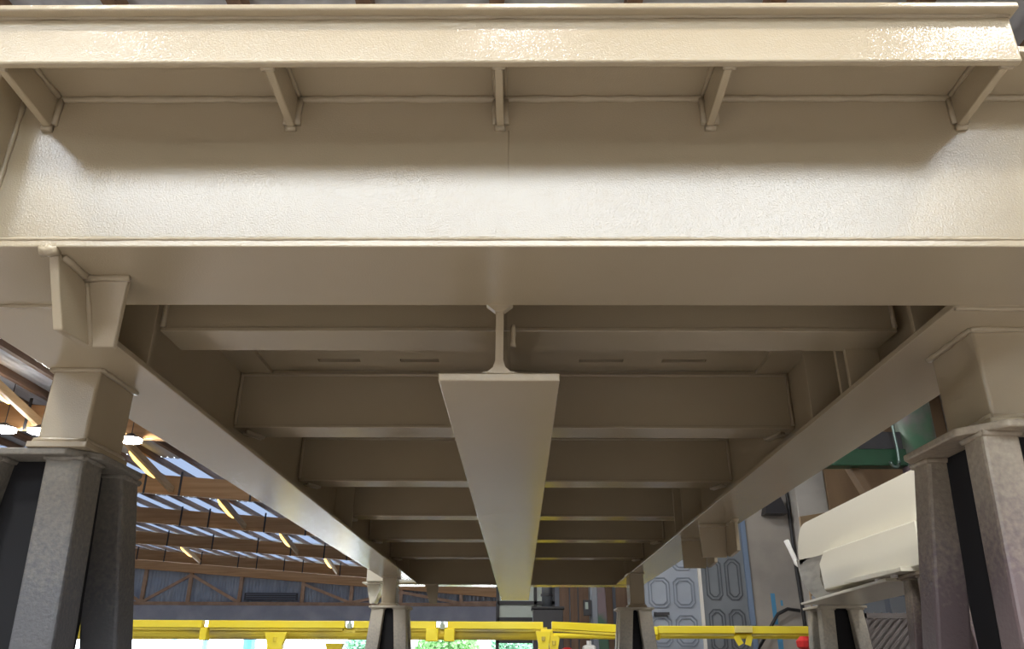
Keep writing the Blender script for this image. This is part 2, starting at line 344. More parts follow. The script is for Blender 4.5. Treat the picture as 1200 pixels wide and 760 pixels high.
MB().box(2.165, 2.205, dy-0.02, dy+0.06, FLOOR, 2.3).build('meeting_strip', DSTRIP, door, label='white strip between the leaves')
MB().box(2.74, 2.80, dy-0.03, dy+0.1, FLOOR, 2.36).build('door_frame', FRAMEB, door)
MB().box(1.42, 1.50, dy-0.03, dy+0.1, FLOOR, 2.36).build('door_frame', FRAMEB, door)
hd = MB().bar((1.60, dy-0.05, 0.56), (1.78, dy-0.05, 0.565), 0.02, 0.03).build('handle', DARKM, l1)
MB().box(1.60, 1.63, dy-0.05, dy, 0.545, 0.58).build('handle_rose', DARKM, l1)
struct(MB().box(3.40, 3.78, dy-0.25, dy, FLOOR, 3.0).build('wall_pillar', PILLAR, None, 0.01), 'lighter concrete pillar at the wall end')
for a, c, z0, z1 in ((3.02, 3.07, 0.45, 0.80), (3.13, 3.155, 0.66, 0.72), (3.04, 3.10, 0.05, 0.30)):
    MB().box(a, c, dy-0.006, dy+0.001, z0, z1).build('tape_strip', BLUET, wall_door)
tag(MB().tube([(3.36, dy-0.03, 2.6), (3.37, dy-0.03, 1.9), (3.36, dy-0.03, 1.2), (3.375, dy-0.03, 0.6), (3.37, dy-0.03, FLOOR)], 0.022, 8).build('wall_cable', CABLE, smooth=True), 'thick black cable running down the stained wall', 'cable')
tag(MB().tube([(3.33, dy-0.06, 0.60), (3.18, dy-0.08, 0.62), (3.05, dy-0.10, 0.56), (2.95, dy-0.1, 0.42), (2.80, dy-0.12, 0.22), (2.66, dy-0.15, 0.02), (2.6, dy-0.2, -0.4), (2.58, dy-0.2, FLOOR+0.02)], 0.02, 8).build('loose_hose', CABLE, smooth=True), 'dark hose curling from the wall behind the yellow rail', 'hose')
t = thing('wall_lamp', 'small black shaded lamp high on the stained wall', 'lamp', (3.16, dy, 1.75))
b = MB(); b.hexa([(3.02, dy-0.2, 1.72), (3.30, dy-0.2, 1.72), (3.30, dy, 1.72), (3.02, dy, 1.72)], [(3.08, dy-0.12, 1.95), (3.25, dy-0.12, 1.95), (3.25, dy, 1.95), (3.08, dy, 1.95)])
b.build('shade', DARKM, t); MB().box(3.13, 3.19, dy-0.05, dy, 1.95, 2.05).build('bracket', DARKM, t)

# ------------------------------------------------ outside: yard and trees
struct(MB().box(-70, 60, YF+1, 110, FLOOR-0.2, FLOOR-0.05).build('ground_yard', GRAVEL), 'pale gravel yard beyond the far opening')
def tree(x, y, h, r, m, label):
    t = thing('tree', label, 'tree', (x, y, FLOOR), 'trees beyond the yard')
    b = MB(); b.tube([(x, y, FLOOR-0.05), (x+0.1, y, FLOOR+h*0.35), (x, y, FLOOR+h*0.7)], [0.22, 0.16, 0.07], 8)
    for k in range(5):
        a = k*1.3; b.tube([(x, y, FLOOR+h*(0.3+0.06*k)), (x+r*0.6*math.cos(a), y+r*0.6*math.sin(a), FLOOR+h*(0.45+0.07*k))], [0.07, 0.03], 6)
    b.build('trunk', BARK, t)
    c = MB()
    for k in range(2600):
        while True:
            p = Vector((random.uniform(-1, 1), random.uniform(-1, 1), random.uniform(-1, 1)))
            if 0.25 < p.length < 1: break
        q = Vector((x+p.x*r, y+p.y*r, FLOOR+h*0.55+p.z*h*0.47))
        e1 = Vector((random.gauss(0, 1), random.gauss(0, 1), random.gauss(0, 1))).normalized(); e2 = e1.cross(Vector((random.gauss(0, 1), random.gauss(0, 1), random.gauss(0, 1)))).normalized()
        s = random.uniform(0.12, 0.26)
        c.add([q-e1*s, q+e2*s*0.55, q+e1*s, q-e2*s*0.55], [(0, 1, 2, 3)])
    me = c.build('foliage', m, t); me['kind'] = 'stuff'
tree(-5.6, 66, 3.2, 2.6, LEAF, 'low green tree seen right of the far left trestle')
tree(-0.1, 70, 3.4, 2.5, LEAF2, 'low green tree left of the yellow rail joint')
tree(-12.2, 70, 3.3, 2.4, LEAF2, 'blue-green tree left of the far left trestle')
def post(x, y, w, h, m, label):
    t = thing('yard_post', label, 'post', (x, y, FLOOR)); MB().tube([(x, y, FLOOR-0.05), (x, y, FLOOR+h)], w, 10).build('shaft', m, t); MB().box(x-w*1.5, x+w*1.5, y-w*1.5, y+w*1.5, FLOOR+h, FLOOR+h+0.1).build('cap', m, t)
post(-17.6, 55, 0.42, 2.55, BLUEP, 'dark blue post in the bright yard beside the yellow bracket')
post(-23.8, 58, 0.22, 2.4, mat('pale_blue', (0.35, 0.55, 0.72), 0.5), 'slim pale blue post in the bright yard')
post(-21.6, 58, 0.2, 2.4, mat('mid_blue', (0.12, 0.35, 0.66), 0.5), 'slim mid blue post in the bright yard')

# ================================================================ THE BEIGE STEEL FRAME
F = thing('steel_platform_frame', 'large beige painted steel platform frame standing on trestles', 'steel frame', (-0.02, 3.6, 0.55))
ZB, ZD = 0.552, 0.823          # underside of the girders, underside of the deck
GX0, GX1 = -0.968, 0.930       # outer edges of the side girder flanges
# end beam facing the viewer
eb = MB().box(-0.99, 0.955, 1.0, 1.012, ZB+0.011, ZD+0.001).build('end_beam', PAINT, F, 0.002)
MB().box(-0.99, 0.955, 0.994, 1.196, ZB-0.0, ZB+0.012).build('bottom_flange', PAINT, eb, 0.002)
MB().box(-0.99, 0.955, 0.900, 1.19, ZD, ZD+0.012).build('top_flange', PAINT, eb, 0.002)
b = MB(); b.bead((-0.985, 0.998, ZD-0.003), (0.95, 0.998, ZD-0.003), 0.006); b.build('weld_bead', PAINTW, eb, smooth=True)
b = MB(); b.bead((-0.985, 0.995, ZB+0.013), (0.95, 0.995, ZB+0.013), 0.003); b.build('weld_bead', PAINTW, eb, smooth=True)
b = MB(); b.tube([(-0.018, 1.001, ZB+0.02), (-0.018, 1.0002, 0.76)], 0.0008, 6); b.build('weld_seam', PAINT, eb, smooth=True)
MB().box(-0.800, -0.790, 0.94, 1.0, ZB+0.012, ZD).build('stiffener_plate', PAINT, eb, 0.002)
b = MB(); b.bead((-0.788, 0.998, ZB+0.014), (-0.788, 0.998, ZD-0.01), 0.004); b.build('weld_bead', PAINTW, eb, smooth=True)
MB().box(-0.985, -0.973, 0.90, 1.0, ZB+0.012, ZD).build('end_plate', PAINT, eb, 0.002)
# deck edge: fascia and overhanging deck lip
FX0, FX1 = -0.755, 0.695
MB().box(FX0, FX1, 0.857, 0.869, 0.768, 0.849).build('fascia_plate', PAINT, F, 0.003)
lp = MB().box(FX0-0.004, FX1+0.006, 0.840, 1.0, 0.849, 0.860).build('deck_lip', PAINT, F, 0.003, seg=3)
b = MB(); b.bead((FX0, 0.856, 0.849), (FX1, 0.856, 0.849), 0.003, 0.5, 0.03); b.build('weld_bead', PAINTW, lp, smooth=True)
for x in (-0.738, -0.357, -0.031, 0.294, 0.680):
    gp = MB().prism([(0.869, 0.771), (1.0, 0.764), (1.0, ZD), (0.869, ZD)], 'x', x-0.006, x+0.006).build('gusset_plate', PAINT, F, 0.002)
    b = MB()
    for s in (-1, 1):
        b.bead((x+s*0.008, 0.997, 0.770), (x+s*0.008, 0.997, ZD-0.006), 0.006, 0.3); b.bead((x+s*0.008, 0.875, ZD-0.003), (x+s*0.008, 0.99, ZD-0.003), 0.004, 0.3)
        b.bead((x+s*0.007, 0.871, 0.775), (x+s*0.007, 0.871, ZD-0.01), 0.004, 0.3)
    b.bead((x-0.008, 0.996, 0.762), (x+0.008, 0.996, 0.762), 0.005, 0.2, 0.006)
    b.bead((x-0.009, 0.871, 0.771), (x+0.009, 0.871, 0.771), 0.004, 0.2, 0.006)
    b.build('weld_bead', PAINTW, gp, smooth=True)
# deck plate above the cross beams
MB().box(GX0+0.02, GX1-0.02, 1.012, 6.3, ZD+0.012, ZD+0.022).build('deck_plate', PAINT, F)
# side girders
def girder(x0, x1, xw, stiff, side):
    gw = MB().box(xw-0.005, xw+0.005, 1.19, 6.3, ZB+0.012, ZD+0.012).build('side_girder', PAINT, F)
    MB().box(x0, x1, 1.196, 6.33, ZB, ZB+0.012).build('bottom_flange', PAINT, gw, 0.0015)
    MB().box(x0, x1, 1.196, 6.33, ZD-0.0, ZD+0.012).build('top_flange', PAINT, gw)
    b = MB(); b.bead((xw+side*0.008, 1.2, ZB+0.015), (xw+side*0.008, 6.3, ZB+0.015), 0.005, 0.2, 0.06); b.build('weld_bead', PAINTW, gw, smooth=True)
    for y in stiff:
        xe = x1-0.008 if side > 0 else x0+0.008
        sp = MB().box(min(xw, xe), max(xw, xe), y-0.005, y+0.005, ZB+0.012, ZD).build('stiffener_plate', PAINT, gw, 0.0015)
    return gw
GL = girder(GX0, -0.768, -0.868, (1.53, 3.70, 5.72), 1)
GR = girder(0.725, GX1, 0.828, (1.354, 1.714, 1.908, 3.60, 3.79, 5.62, 5.76), -1)
for y in (1.4,):
    b = MB(); b.bead((-0.985, 1.197, ZB-0.001), (-0.70, 1.197, ZB-0.001), 0.004, 0.4); b.bead((0.73, 1.204, ZB-0.001), (0.94, 1.204, ZB-0.001), 0.004, 0.4)
    b.build('splice_weld', PAINTW, F, smooth=True)
# cross beams under the deck
CB = [1.54, 2.285, 3.035, 3.815, 4.585, 5.40]
for i, y in enumerate(CB):
    xa, xb = (-0.77 if i == 0 else -0.862), (0.80 if i == 0 else 0.822)
    cbm = MB().box(xa, xb, y+0.003, y+0.011, 0.658, ZD+0.010).build('cross_beam', PAINT, F)
    MB().box(xa, xb, y, y+0.112, 0.650, 0.660).build('flange', PAINT, cbm, 0.002)
    b = MB(); b.bead((xa, y-0.0, ZD-0.004), (xb, y-0.0, ZD-0.004), 0.005, 0.2, 0.05)
    for xe, s in ((xa, 1), (xb, -1)): b.bead((xe+s*0.004, y-0.001, 0.66), (xe+s*0.004, y-0.001, ZD), 0.005, 0.3, 0.03)
    b.build('weld_bead', PAINTW, cbm, smooth=True)
    if i:
        for xe, s in ((-0.80, -1), (0.76, 1)):
            MB().tube([(xe, y+0.10, 0.646), (xe+s*0.03, y+0.03, 0.646)], 0.006, 6).build('tack_weld', PAINTW, cbm, smooth=True)
            MB().tube([(xe+s*0.012, y+0.112, 0.646), (xe+s*0.042, y+0.042, 0.646)], 0.006, 6).build('tack_weld', PAINTW, cbm, smooth=True)
# knee plate closing the first cross beam at the right girder
kp = MB().box(0.726, 0.80, 1.64, 1.652, ZB+0.012, 0.655).build('knee_plate', PAINT, F, 0.0015)
# doubler plates with long slots under the first deck bay
for x0, x1, slots in ((-0.70, -0.06, ((-0.60, -0.475), (-0.355, -0.24))), (0.03, 0.62, ((0.175, 0.305), (0.42, 0.55)))):
    dp = MB(); y0, y1, z0, z1 = 1.75, 2.22, ZD+0.002, ZD+0.012
    dp.box(x0, x1, y0, 2.165, z0, z1); dp.box(x0, x1, 2.190, y1, z0, z1)
    xs = [x0]+[q for s in slots for q in s]+[x1]
    for k in range(0, len(xs), 2): dp.box(xs[k], xs[k+1], 2.165, 2.190, z0, z1)
    dp.build('slotted_plate', PAINT, F)
    b = MB()
    for a, c in slots: b.box(a, c, 2.166, 2.189, z1-0.001, z1+0.006)
    b.build('slot_shade', DARKM, F)  # dark strips put the shade inside the slots into colour
# far end beam
fb = MB().box(-0.97, 0.935, 6.21, 6.222, ZB, ZD+0.012).build('end_beam', PAINT, F)
MB().box(-0.97, 0.935, 6.20, 6.37, ZB-0.004, ZB+0.010).build('bottom_flange', PAINT, fb, 0.002)
# centre beam, an upright tee with rolled fillets at root and top
cx = -0.034
prof = [(-0.0985, 0.420), (0.0985, 0.420), (0.0985, 0.433), (0.030, 0.4335), (0.018, 0.437), (0.010, 0.444), (0.0065, 0.456), (0.0065, 0.535), (0.010, 0.545), (0.020, ZB-0.001),
        (0.020, ZD), (-0.020, ZD), (-0.020, ZB-0.001), (-0.010, 0.545), (-0.0065, 0.535), (-0.0065, 0.456), (-0.010, 0.444), (-0.018, 0.437), (-0.030, 0.4335), (-0.0985, 0.433)]
# slender web above the end: the flared head is only at the end beam
cprof = [(p[0] if not (p[1] > 0.54) else (0.0065 if p[0] > 0 else -0.0065), p[1]) for p in prof]
cbw = MB().prism([(cx+p[0], p[1]) for p in cprof if p[1] >= 0.4334], 'y', 1.2, 5.94).build('center_beam', PAINT, F)
MB().box(cx-0.0985, cx+0.0985, 1.2, 5.94, 0.420, 0.4334).build('bottom_flange', PAINT, cbw, 0.002)
b = MB()
b.prism([(cx-0.022, ZB), (cx+0.022, ZB), (cx+0.008, ZB-0.011), (cx-0.008, ZB-0.011)], 'y', 1.192, 1.206); b.build('weld_collar', PAINTW, cbw)
b = MB(); b.bead((cx+0.022, 1.24, 0.495), (cx+0.022, 1.24, 0.535), 0.005, 0.3, 0.008); b.build('weld_bead', PAINTW, cbw, smooth=True)
# hanging brackets: an outer cheek plate and a cross plate
def bracket(x, y, depth, drop, wid, s=1, far=False):
    # cheek plate in the y-z plane
    ck = MB().prism([(y, ZB), (y, ZB-drop*0.93), (y+depth*0.55, ZB-drop), (y+depth*1.5, ZB-drop*0.55), (y+depth*1.5, ZB)][:5], 'x', x-0.007, x+0.007).build('hanging_bracket', PAINT, F, 0.002)
    MB().prism([(x+s*0.007, ZB), (x+s*wid, ZB), (x+s*wid*0.96, ZB-drop), (x+s*0.012, ZB-drop)], 'y', y+depth*0.62, y+depth*0.62+0.012).build('cross_plate', PAINT, ck, 0.002)
    b = MB(); b.bead((x, y-0.004, ZB-0.002), (x, y+depth*1.4, ZB-0.002), 0.011, 0.3); b.bead((x, y+depth*0.6, ZB-0.003), (x+s*wid, y+depth*0.6, ZB-0.003), 0.008, 0.3)
    b.build('weld_bead', PAINTW, ck, smooth=True)
    return ck
ck = MB().prism([(1.006, ZB), (1.062, 0.450), (1.150, 0.457), (1.118, ZB)], 'x', -0.691, -0.677).build('hanging_bracket', PAINT, F, 0.002)
b = MB(); b.hexa([(-0.677, 1.090, ZB), (-0.612, 1.090, ZB), (-0.612, 1.102, ZB), (-0.677, 1.102, ZB)], [(-0.677, 1.142, 0.455), (-0.640, 1.142, 0.455), (-0.640, 1.154, 0.455), (-0.677, 1.154, 0.455)])
b.build('cross_plate', PAINT, ck, 0.002)
b = MB(); b.bead((-0.697, 1.001, ZB-0.002), (-0.673, 1.001, ZB-0.002), 0.009, 0.2, 0.006); b.build('weld_bead', PAINTW, ck, smooth=True)
b = MB(); b.bead((-0.675, 1.02, ZB-0.002), (-0.675, 1.085, ZB-0.002), 0.007, 0.3); b.build('weld_bead', PAINTW, ck, smooth=True)
b = MB(); b.bead((-0.677, 1.088, ZB-0.003), (-0.608, 1.088, ZB-0.003), 0.007, 0.3); b.build('weld_bead', PAINTW, ck, smooth=True)
b = MB(); b.bead((-0.676, 1.09, ZB-0.003), (-0.676, 1.141, 0.457), 0.004, 0.3); b.build('weld_bead', PAINTW, ck, smooth=True)
bracket(0.885, 3.28, 0.24, 0.135, 0.12, s=-1)
bracket(0.885, 3.68, 0.24, 0.135, 0.12, s=-1)
MB().prism([(-0.72, ZB), (-0.615, ZB), (-0.625, 0.415), (-0.68, 0.415)], 'y', 6.25, 6.262).build('hanging_bracket', PAINT, F, 0.002)
ob = MB().box(-1.17, -0.96, 6.1, 6.36, ZB-0.006, ZB+0.006).build('outrigger_plate', CREAM, F, 0.002)
MB().prism([(-1.155, ZB-0.006), (-1.06, ZB-0.006), (-1.095, 0.413), (-1.125, 0.413)], 'y', 6.22, 6.234).build('cheek_plate', CREAM, ob)
MB().prism([(-1.04, ZB-0.006), (-1.03, ZB-0.006), (-1.08, 0.413), (-1.10, 0.413)], 'y', 6.15, 6.3).build('cheek_plate', CREAM, ob)
MB().box(-1.13, -0.96, 6.05, 6.3, ZB+0.006, ZB+0.14).build('outrigger_box', CREAM, ob)
# stub posts
def stub(x0, x1, y0, y1, zb, label=None):
    st = MB().box(x0, x1, y0, y1, zb, ZB).build('stub_post', PAINT, F, 0.006, seg=3)
    MB().box(x0-0.012, x1+0.010, y0-0.012, y1+0.010, zb-0.012, zb).build('base_plate', PAINT, st, 0.002)
    b = MB()
    for z, r, o in ((ZB-0.002, 0.006, 0.003), (zb+0.003, 0.0055, 0.003)):
        b.bead((x0-o, y0-o, z), (x1+o, y0-o, z), r); b.bead((x0-o, y0-o, z), (x0-o, y1+o, z), r); b.bead((x1+o, y0-o, z), (x1+o, y1+o, z), r)
    b.build('weld_bead', PAINTW, st, smooth=True)
stub(-0.957, -0.859, 1.508, 1.66, 0.398)
stub(0.803, 0.90, 1.293, 1.442, 0.386)
stub(-0.945, -0.848, 5.65, 5.80, 0.372)
stub(0.715, 0.81, 5.38, 5.53, 0.352)

# ================================================================ TRESTLE STANDS
def stand(cx, cy, ztop, half, leg, splay, m, label, clip=0.05, inset=0.02, rot=0.0, halfx=None):
    t = thing('trestle_stand', label, 'trestle', (cx, cy, FLOOR), 'trestle stands under the painted steel')
    c, s = math.cos(rot), math.sin(rot)
    def R(x, y): return (cx+x*c-y*s, cy+x*s+y*c)
    h = half; hx = halfx or half
    oc = [(-hx+clip, -h), (hx-clip, -h), (hx, -h+clip), (hx, h-clip), (hx-clip, h), (-hx+clip, h), (-hx, h-clip), (-hx, -h+clip)]
    MB().hexa([(*R(*p), ztop-0.014+random.uniform(-0.002, 0.002)) for p in oc], [(*R(*p), ztop) for p in oc]).build('top_plate', m, t, 0.003)
    hh = ztop-0.014-FLOOR
    for sx in (-1, 1):
        for sy in (-1, 1):
            ix, iy = sx*(hx-inset-leg/2), sy*(h-inset-leg/2)
            q = leg/2
            lo = [(ix+sx*splay*hh+a*q, iy+sy*splay*hh+e*q) for a, e in ((-1, -1), (1, -1), (1, 1), (-1, 1))]
            hi = [(ix+a*q, iy+e*q) for a, e in ((-1, -1), (1, -1), (1, 1), (-1, 1))]
            lg = MB().hexa([(*R(*p), FLOOR+0.012) for p in lo], [(*R(*p), ztop-0.014) for p in hi]).build('leg', m, t, 0.006, seg=2)
            fx, fy = ix+sx*splay*hh, iy+sy*splay*hh
            MB().box(*sorted((R(fx-0.06, fy)[0], R(fx+0.06, fy)[0])), R(fx, fy)[1]-0.06, R(fx, fy)[1]+0.06, FLOOR, FLOOR+0.012).build('foot_plate', m, lg)
            b = MB(); b.bead((*R(hi[0][0], hi[0][1]), ztop-0.016), (*R(hi[1][0], hi[1][1]), ztop-0.016), 0.006, 0.3); b.bead((*R(hi[1][0], hi[1][1]), ztop-0.016), (*R(hi[2][0], hi[2][1]), ztop-0.016), 0.006, 0.3)
            b.bead((*R(hi[0][0], hi[0][1]), ztop-0.016), (*R(hi[3][0], hi[3][1]), ztop-0.016), 0.006, 0.3)
            b.build('weld_bead', m, lg, smooth=True)
    ax, ay = hx-inset-leg*0.55, h-inset-leg*0.55
    MB().box(cx-ax, cx+ax, cy-ay, cy+ay, FLOOR+0.02, ztop-0.014).build('gap_shade_box', GAPSHADE, t, label='black box added as shade between the legs')  # added core box, fills the leg gaps with painted shade
    zb_ = FLOOR+0.25; k = (h-inset-leg/2)+splay*(hh-0.25); kx = (hx-inset-leg/2)+splay*(hh-0.25)
    for a in (-1, 1):
        MB().bar((*R(-kx, a*k), zb_), (*R(kx, a*k), zb_), 0.03, 0.04).build('tie_bar', m, t); MB().bar((*R(a*kx, -k), zb_), (*R(a*kx, k), zb_), 0.03, 0.04).build('tie_bar', m, t)
    return t
stand(-0.980, 1.64, 0.386, 0.14, 0.078, 0.11, STANDG, 'rough dark grey trestle under the near left stub post')
stand(0.872, 1.405, 0.374, 0.155, 0.062, 0.10, STANDP, 'brown primered trestle under the near right stub post', clip=0.06, inset=0.03, halfx=0.132)
stand(-0.885, 5.73, 0.360, 0.135, 0.085, 0.09, STANDF, 'grey trestle with pale overspray under the far left stub post', clip=0.02)
stand(0.745, 5.46, 0.340, 0.12, 0.085, 0.09, STANDF, 'grey trestle with pale overspray under the far right stub post', clip=0.02)

# ================================================================ CREAM ARM on its own stands, right
A = thing('cream_arm', 'cream painted box arm with rounded end on trestles at right', 'machine arm', (1.65, 3.8, 0.35))
x0 = 1.50; x1 = 1.78
# upper box, side profile in y-z with a rounded far end
zt, zb2 = 0.715, 0.520
prof = [(3.0, zb2), (3.0, zt)]
for k in range(9):
    a = math.pi/2*k/8; prof.append((4.36+0.16*math.sin(a), zt-0.16+0.16*math.cos(a)))
prof += [(4.52, zb2-0.02), (4.40, zb2)]
MB().prism(prof, 'x', 1.545, 1.76).build('upper_box', CREAM, A, 0.006, seg=3)
lb = MB().prism([(3.05, 0.350), (3.05, 0.510), (4.02, 0.520), (4.10, 0.470), (4.08, 0.345), (3.72, 0.345)], 'x', 1.50, 1.74).build('lower_box', CREAM, A, 0.005, seg=3)
MB().prism([(3.0, 0.51), (4.05, 0.515), (4.05, 0.53), (3.0, 0.53)], 'x', 1.515, 1.74).build('joint_strip', CREAM, A)
# curved grey underside (hook plate)
arc = []
for k in range(13):
    a = math.radians(-10+k*17); arc.append((4.30+0.20*math.cos(a), 0.40+0.15*math.sin(a)))
hk = MB()
outer = [(4.56, 0.54), (4.54, 0.46), (4.46, 0.39), (4.38, 0.34), (4.30, 0.31), (4.22, 0.30)]
inner = [(4.16, 0.52), (4.22, 0.46), (4.24, 0.42), (4.22, 0.38), (4.18, 0.345), (4.10, 0.33)]
for i in range(5):
    hk.prism([outer[i], outer[i+1], inner[i+1], inner[i]], 'x', 1.545, 1.75)
hk.build('hook_plate', CREAMD, A)
MB().prism([(3.36, 0.316), (4.42, 0.296), (4.42, 0.308), (3.36, 0.332)], 'x', 1.49, 1.80).build('base_flange', CREAM, A, 0.003)
MB().prism([(3.15, 0.335), (3.60, 0.335), (3.72, 0.345), (3.72, 0.355), (3.15, 0.352)], 'x', 1.46, 1.76).build('bearing_plate', CREAM, A, 0.002)
for y in (3.3, 3.45): MB().lathe((1.5, y, 0.325), [(0.016, 0), (0.016, 0.012)], 6).build('bolt', WHITEP, A)
MB().tube([(1.62, 4.53, 0.52), (1.60, 4.62, 0.50), (1.585, 4.68, 0.54), (1.555, 4.72, 0.67)], 0.016, 10).build('lever_handle', WHITEP, A, smooth=True, label='thin white bent lever')
stand(1.625, 3.22, 0.334, 0.11, 0.06, 0.06, STANDP, 'narrow brown trestle holding the near end of the cream arm', clip=0.01)
stand(1.70, 4.52, 0.294, 0.13, 0.07, 0.07, STANDF, 'pale oversprayed trestle holding the rounded end of the cream arm', clip=0.01)

# ================================================================ YELLOW RAILS
def yellow_rail(name, label, bars, base, lowers, posts, tags=()):
    t = thing(name, label, 'rail', base)
    for (xa, ya, za, xb, yb, zb_, hgt) in bars:
        p, q = Vector((xa, ya, za)), Vector((xb, yb, zb_))
        o = MB(); o.hexa([p, q, q+Vector((0, 0.10, 0)), p+Vector((0, 0.10, 0))], [p+Vector((0, 0, hgt)), q+Vector((0, 0, hgt)), q+Vector((0, 0.10, hgt)), p+Vector((0, 0.10, hgt))])
        ub = o.build('upper_bar', YELLOW, t, 0.006)
        MB().bar(p+Vector((0.02, 0.05, -0.012)), q+Vector((-0.02, 0.05, -0.012)), 0.07, 0.02).build('bar_lip', YELLOWD, ub)
    for (xa, ya, za, xb, yb, zb_, r, m) in lowers:
        MB().tube([(xa, ya, za), (xb, yb, zb_)], r, 12).build('lower_pipe', m, t, smooth=False)
    for (x, y, w, ztop) in posts:
        p = MB().prism([(x-w*0.75, ztop), (x+w*0.75, ztop), (x+w*0.5, ztop-0.12), (x+w*0.5, FLOOR), (x-w*0.5, FLOOR), (x-w*0.5, ztop-0.12)], 'y', y, y+0.08).build('post', YELLOW, t, 0.004)
        MB().lathe((x, y-0.0, ztop-0.07), [(0.02, -0.02), (0.02, 0.02)], 8).build('bolt', YELLOWD, p)
    return t
Y1 = 9.0
def X9(u): return (u-609)/971*9.0
ub = [(X9(a), Y1, 0.345+0.0*0, X9(c), Y1, 0.345, 0.075) for a, c in ((40, 240), (247, 406), (416, 512), (525, 636))]
yr = yellow_rail('yellow_rail', 'long yellow steel rail in front of the bright yard opening', ub, (-2.5, Y1, FLOOR),
            [(X9(40), Y1+0.12, 0.29, X9(641), Y1+0.12, 0.305, 0.065, YELLOWD)], [(X9(330), Y1-0.09, 0.16, 0.30), (X9(391), Y1+0.2, 0.13, 0.20), (X9(636), Y1-0.09, 0.11, 0.32), (X9(648), Y1-0.05, 0.09, 0.28)])
for u, w in ((508, 7), (528, 6), (244, 4), (640, 7)):
    MB().box(X9(u-w), X9(u+w), Y1-0.03, Y1+0.1, 0.22, 0.345).build('joint_clamp', YELLOW, yr, 0.006)
for u in (411, 519): MB().lathe((X9(u), Y1+0.05, 0.345), [(0.03, 0), (0.03, 0.05), (0.018, 0.05), (0.018, 0.07)], 8).build('joint_bolt', PALEG, yr)
def X8(u, y=8.0): return (u-609)/971*y
yr2 = yellow_rail('yellow_rail', 'shorter yellow rail with hanging tags in front of the panelled door', [
    (X9(646), 9.0, 0.35, X8(768), 8.0, 0.262, 0.075), (X8(769), 8.0, 0.275, X8(858), 8.0, 0.277, 0.068), (X8(874), 8.0, 0.277, X8(990), 8.0, 0.279, 0.068)],
    (2.0, 8.0, FLOOR), [(X9(648), 9.03, 0.285, X8(770), 8.06, 0.245, 0.028, YELLOW), (X8(770), 8.06, 0.262, X8(990), 8.06, 0.264, 0.030, YELLOW)], [(X8(985), 8.1, 0.09, 0.25), (X8(738), 8.25, 0.07, 0.24)])
MB().box(X8(856), X8(876), 7.97, 8.12, 0.285, 0.345).build('joint_plate', mat('pale_yellow', (0.82, 0.72, 0.25), 0.4), yr2, 0.004)
for u, a in ((857, 0.5), (873, -0.35)):
    x = X8(u); c, s = math.cos(a), math.sin(a); pts = []
    for px_, pz in ((-0.028, 0.0), (0.028, 0.0), (0.028, -0.085), (-0.028, -0.085)): pts.append((x+px_*c-pz*s, 0.255+pz*c+px_*s))
    MB().prism(pts, 'y', 7.99, 8.0).build('hanging_tag', YELLOW, yr2, 0.002)

# ================================================================ RIGHT BACKGROUND CLUTTER
t = tag(MB().box(3.62, XR-0.02, 9.3, 9.34, FLOOR, 3.2).build('plywood_sheet', PLY, None, 0.004), 'large brown plywood sheet behind the cream arm', 'plywood')
b = MB().hexa([(2.80, 6.2, 0.98), (2.95, 6.2, 0.98), (2.95, 6.3, 0.98), (2.80, 6.3, 0.98)], [(2.50, 6.2, 1.50), (2.68, 6.2, 1.50), (2.68, 6.3, 1.50), (2.50, 6.3, 1.50)])
gm = thing('green_jib', 'dark green steel jib with hanging chain behind the cream arm', 'crane', (2.85, 5.5, FLOOR))
MB().box(2.1, 2.75, 5.5, 5.62, 1.30, 1.42).build('jib_beam', GREEN, gm, 0.006)
MB().box(2.1, 2.75, 5.52, 5.60, 1.42, 1.55).build('jib_web', DARKM, gm)
MB().tube([(2.86, 5.55, FLOOR), (2.86, 5.55, 2.2)], 0.13, 20).build('jib_column', GREENL, gm, smooth=True)
MB().lathe((2.86, 5.55, FLOOR), [(0.2, 0), (0.2, 0.03), (0.14, 0.05)], 16).build('column_foot', GREEN, gm)
MB().bar((2.50, 5.63, 1.06), (2.36, 5.63, 1.38), 0.05, 0.10).build('jib_brace', PLY, gm)
MB().tube([(2.66, 5.46, 1.62), (2.665, 5.46, 1.40), (2.66, 5.46, 1.32)], 0.010, 6).build('chain', CHAIN, gm)
hook = [(2.66+0.03*math.cos(a)-0.03, 5.46, 1.32-0.04*math.sin(a)) for a in [math.pi*k/8 for k in range(9)]]
MB().tube(hook, 0.012, 8).build('hook', CHAIN, gm, smooth=True)
tag(MB().prism([(2.45, FLOOR), (2.95, FLOOR), (2.95, 1.28), (2.45, 1.20)], 'y', 7.0, 7.03).build('hardboard_panel', PLYL, None, 0.003), 'light tan hardboard panel under the green jib', 'board')
pt = thing('dark_post', 'dark upright steel post behind the near right trestle', 'post', (3.12, 5.9, FLOOR))
MB().tube([(3.12, 5.9, FLOOR), (3.12, 5.9, 2.3)], 0.05, 12).build('shaft', PLYL, pt); MB().box(3.03, 3.21, 5.82, 5.98, FLOOR, FLOOR+0.02).build('foot', DARKM, pt)
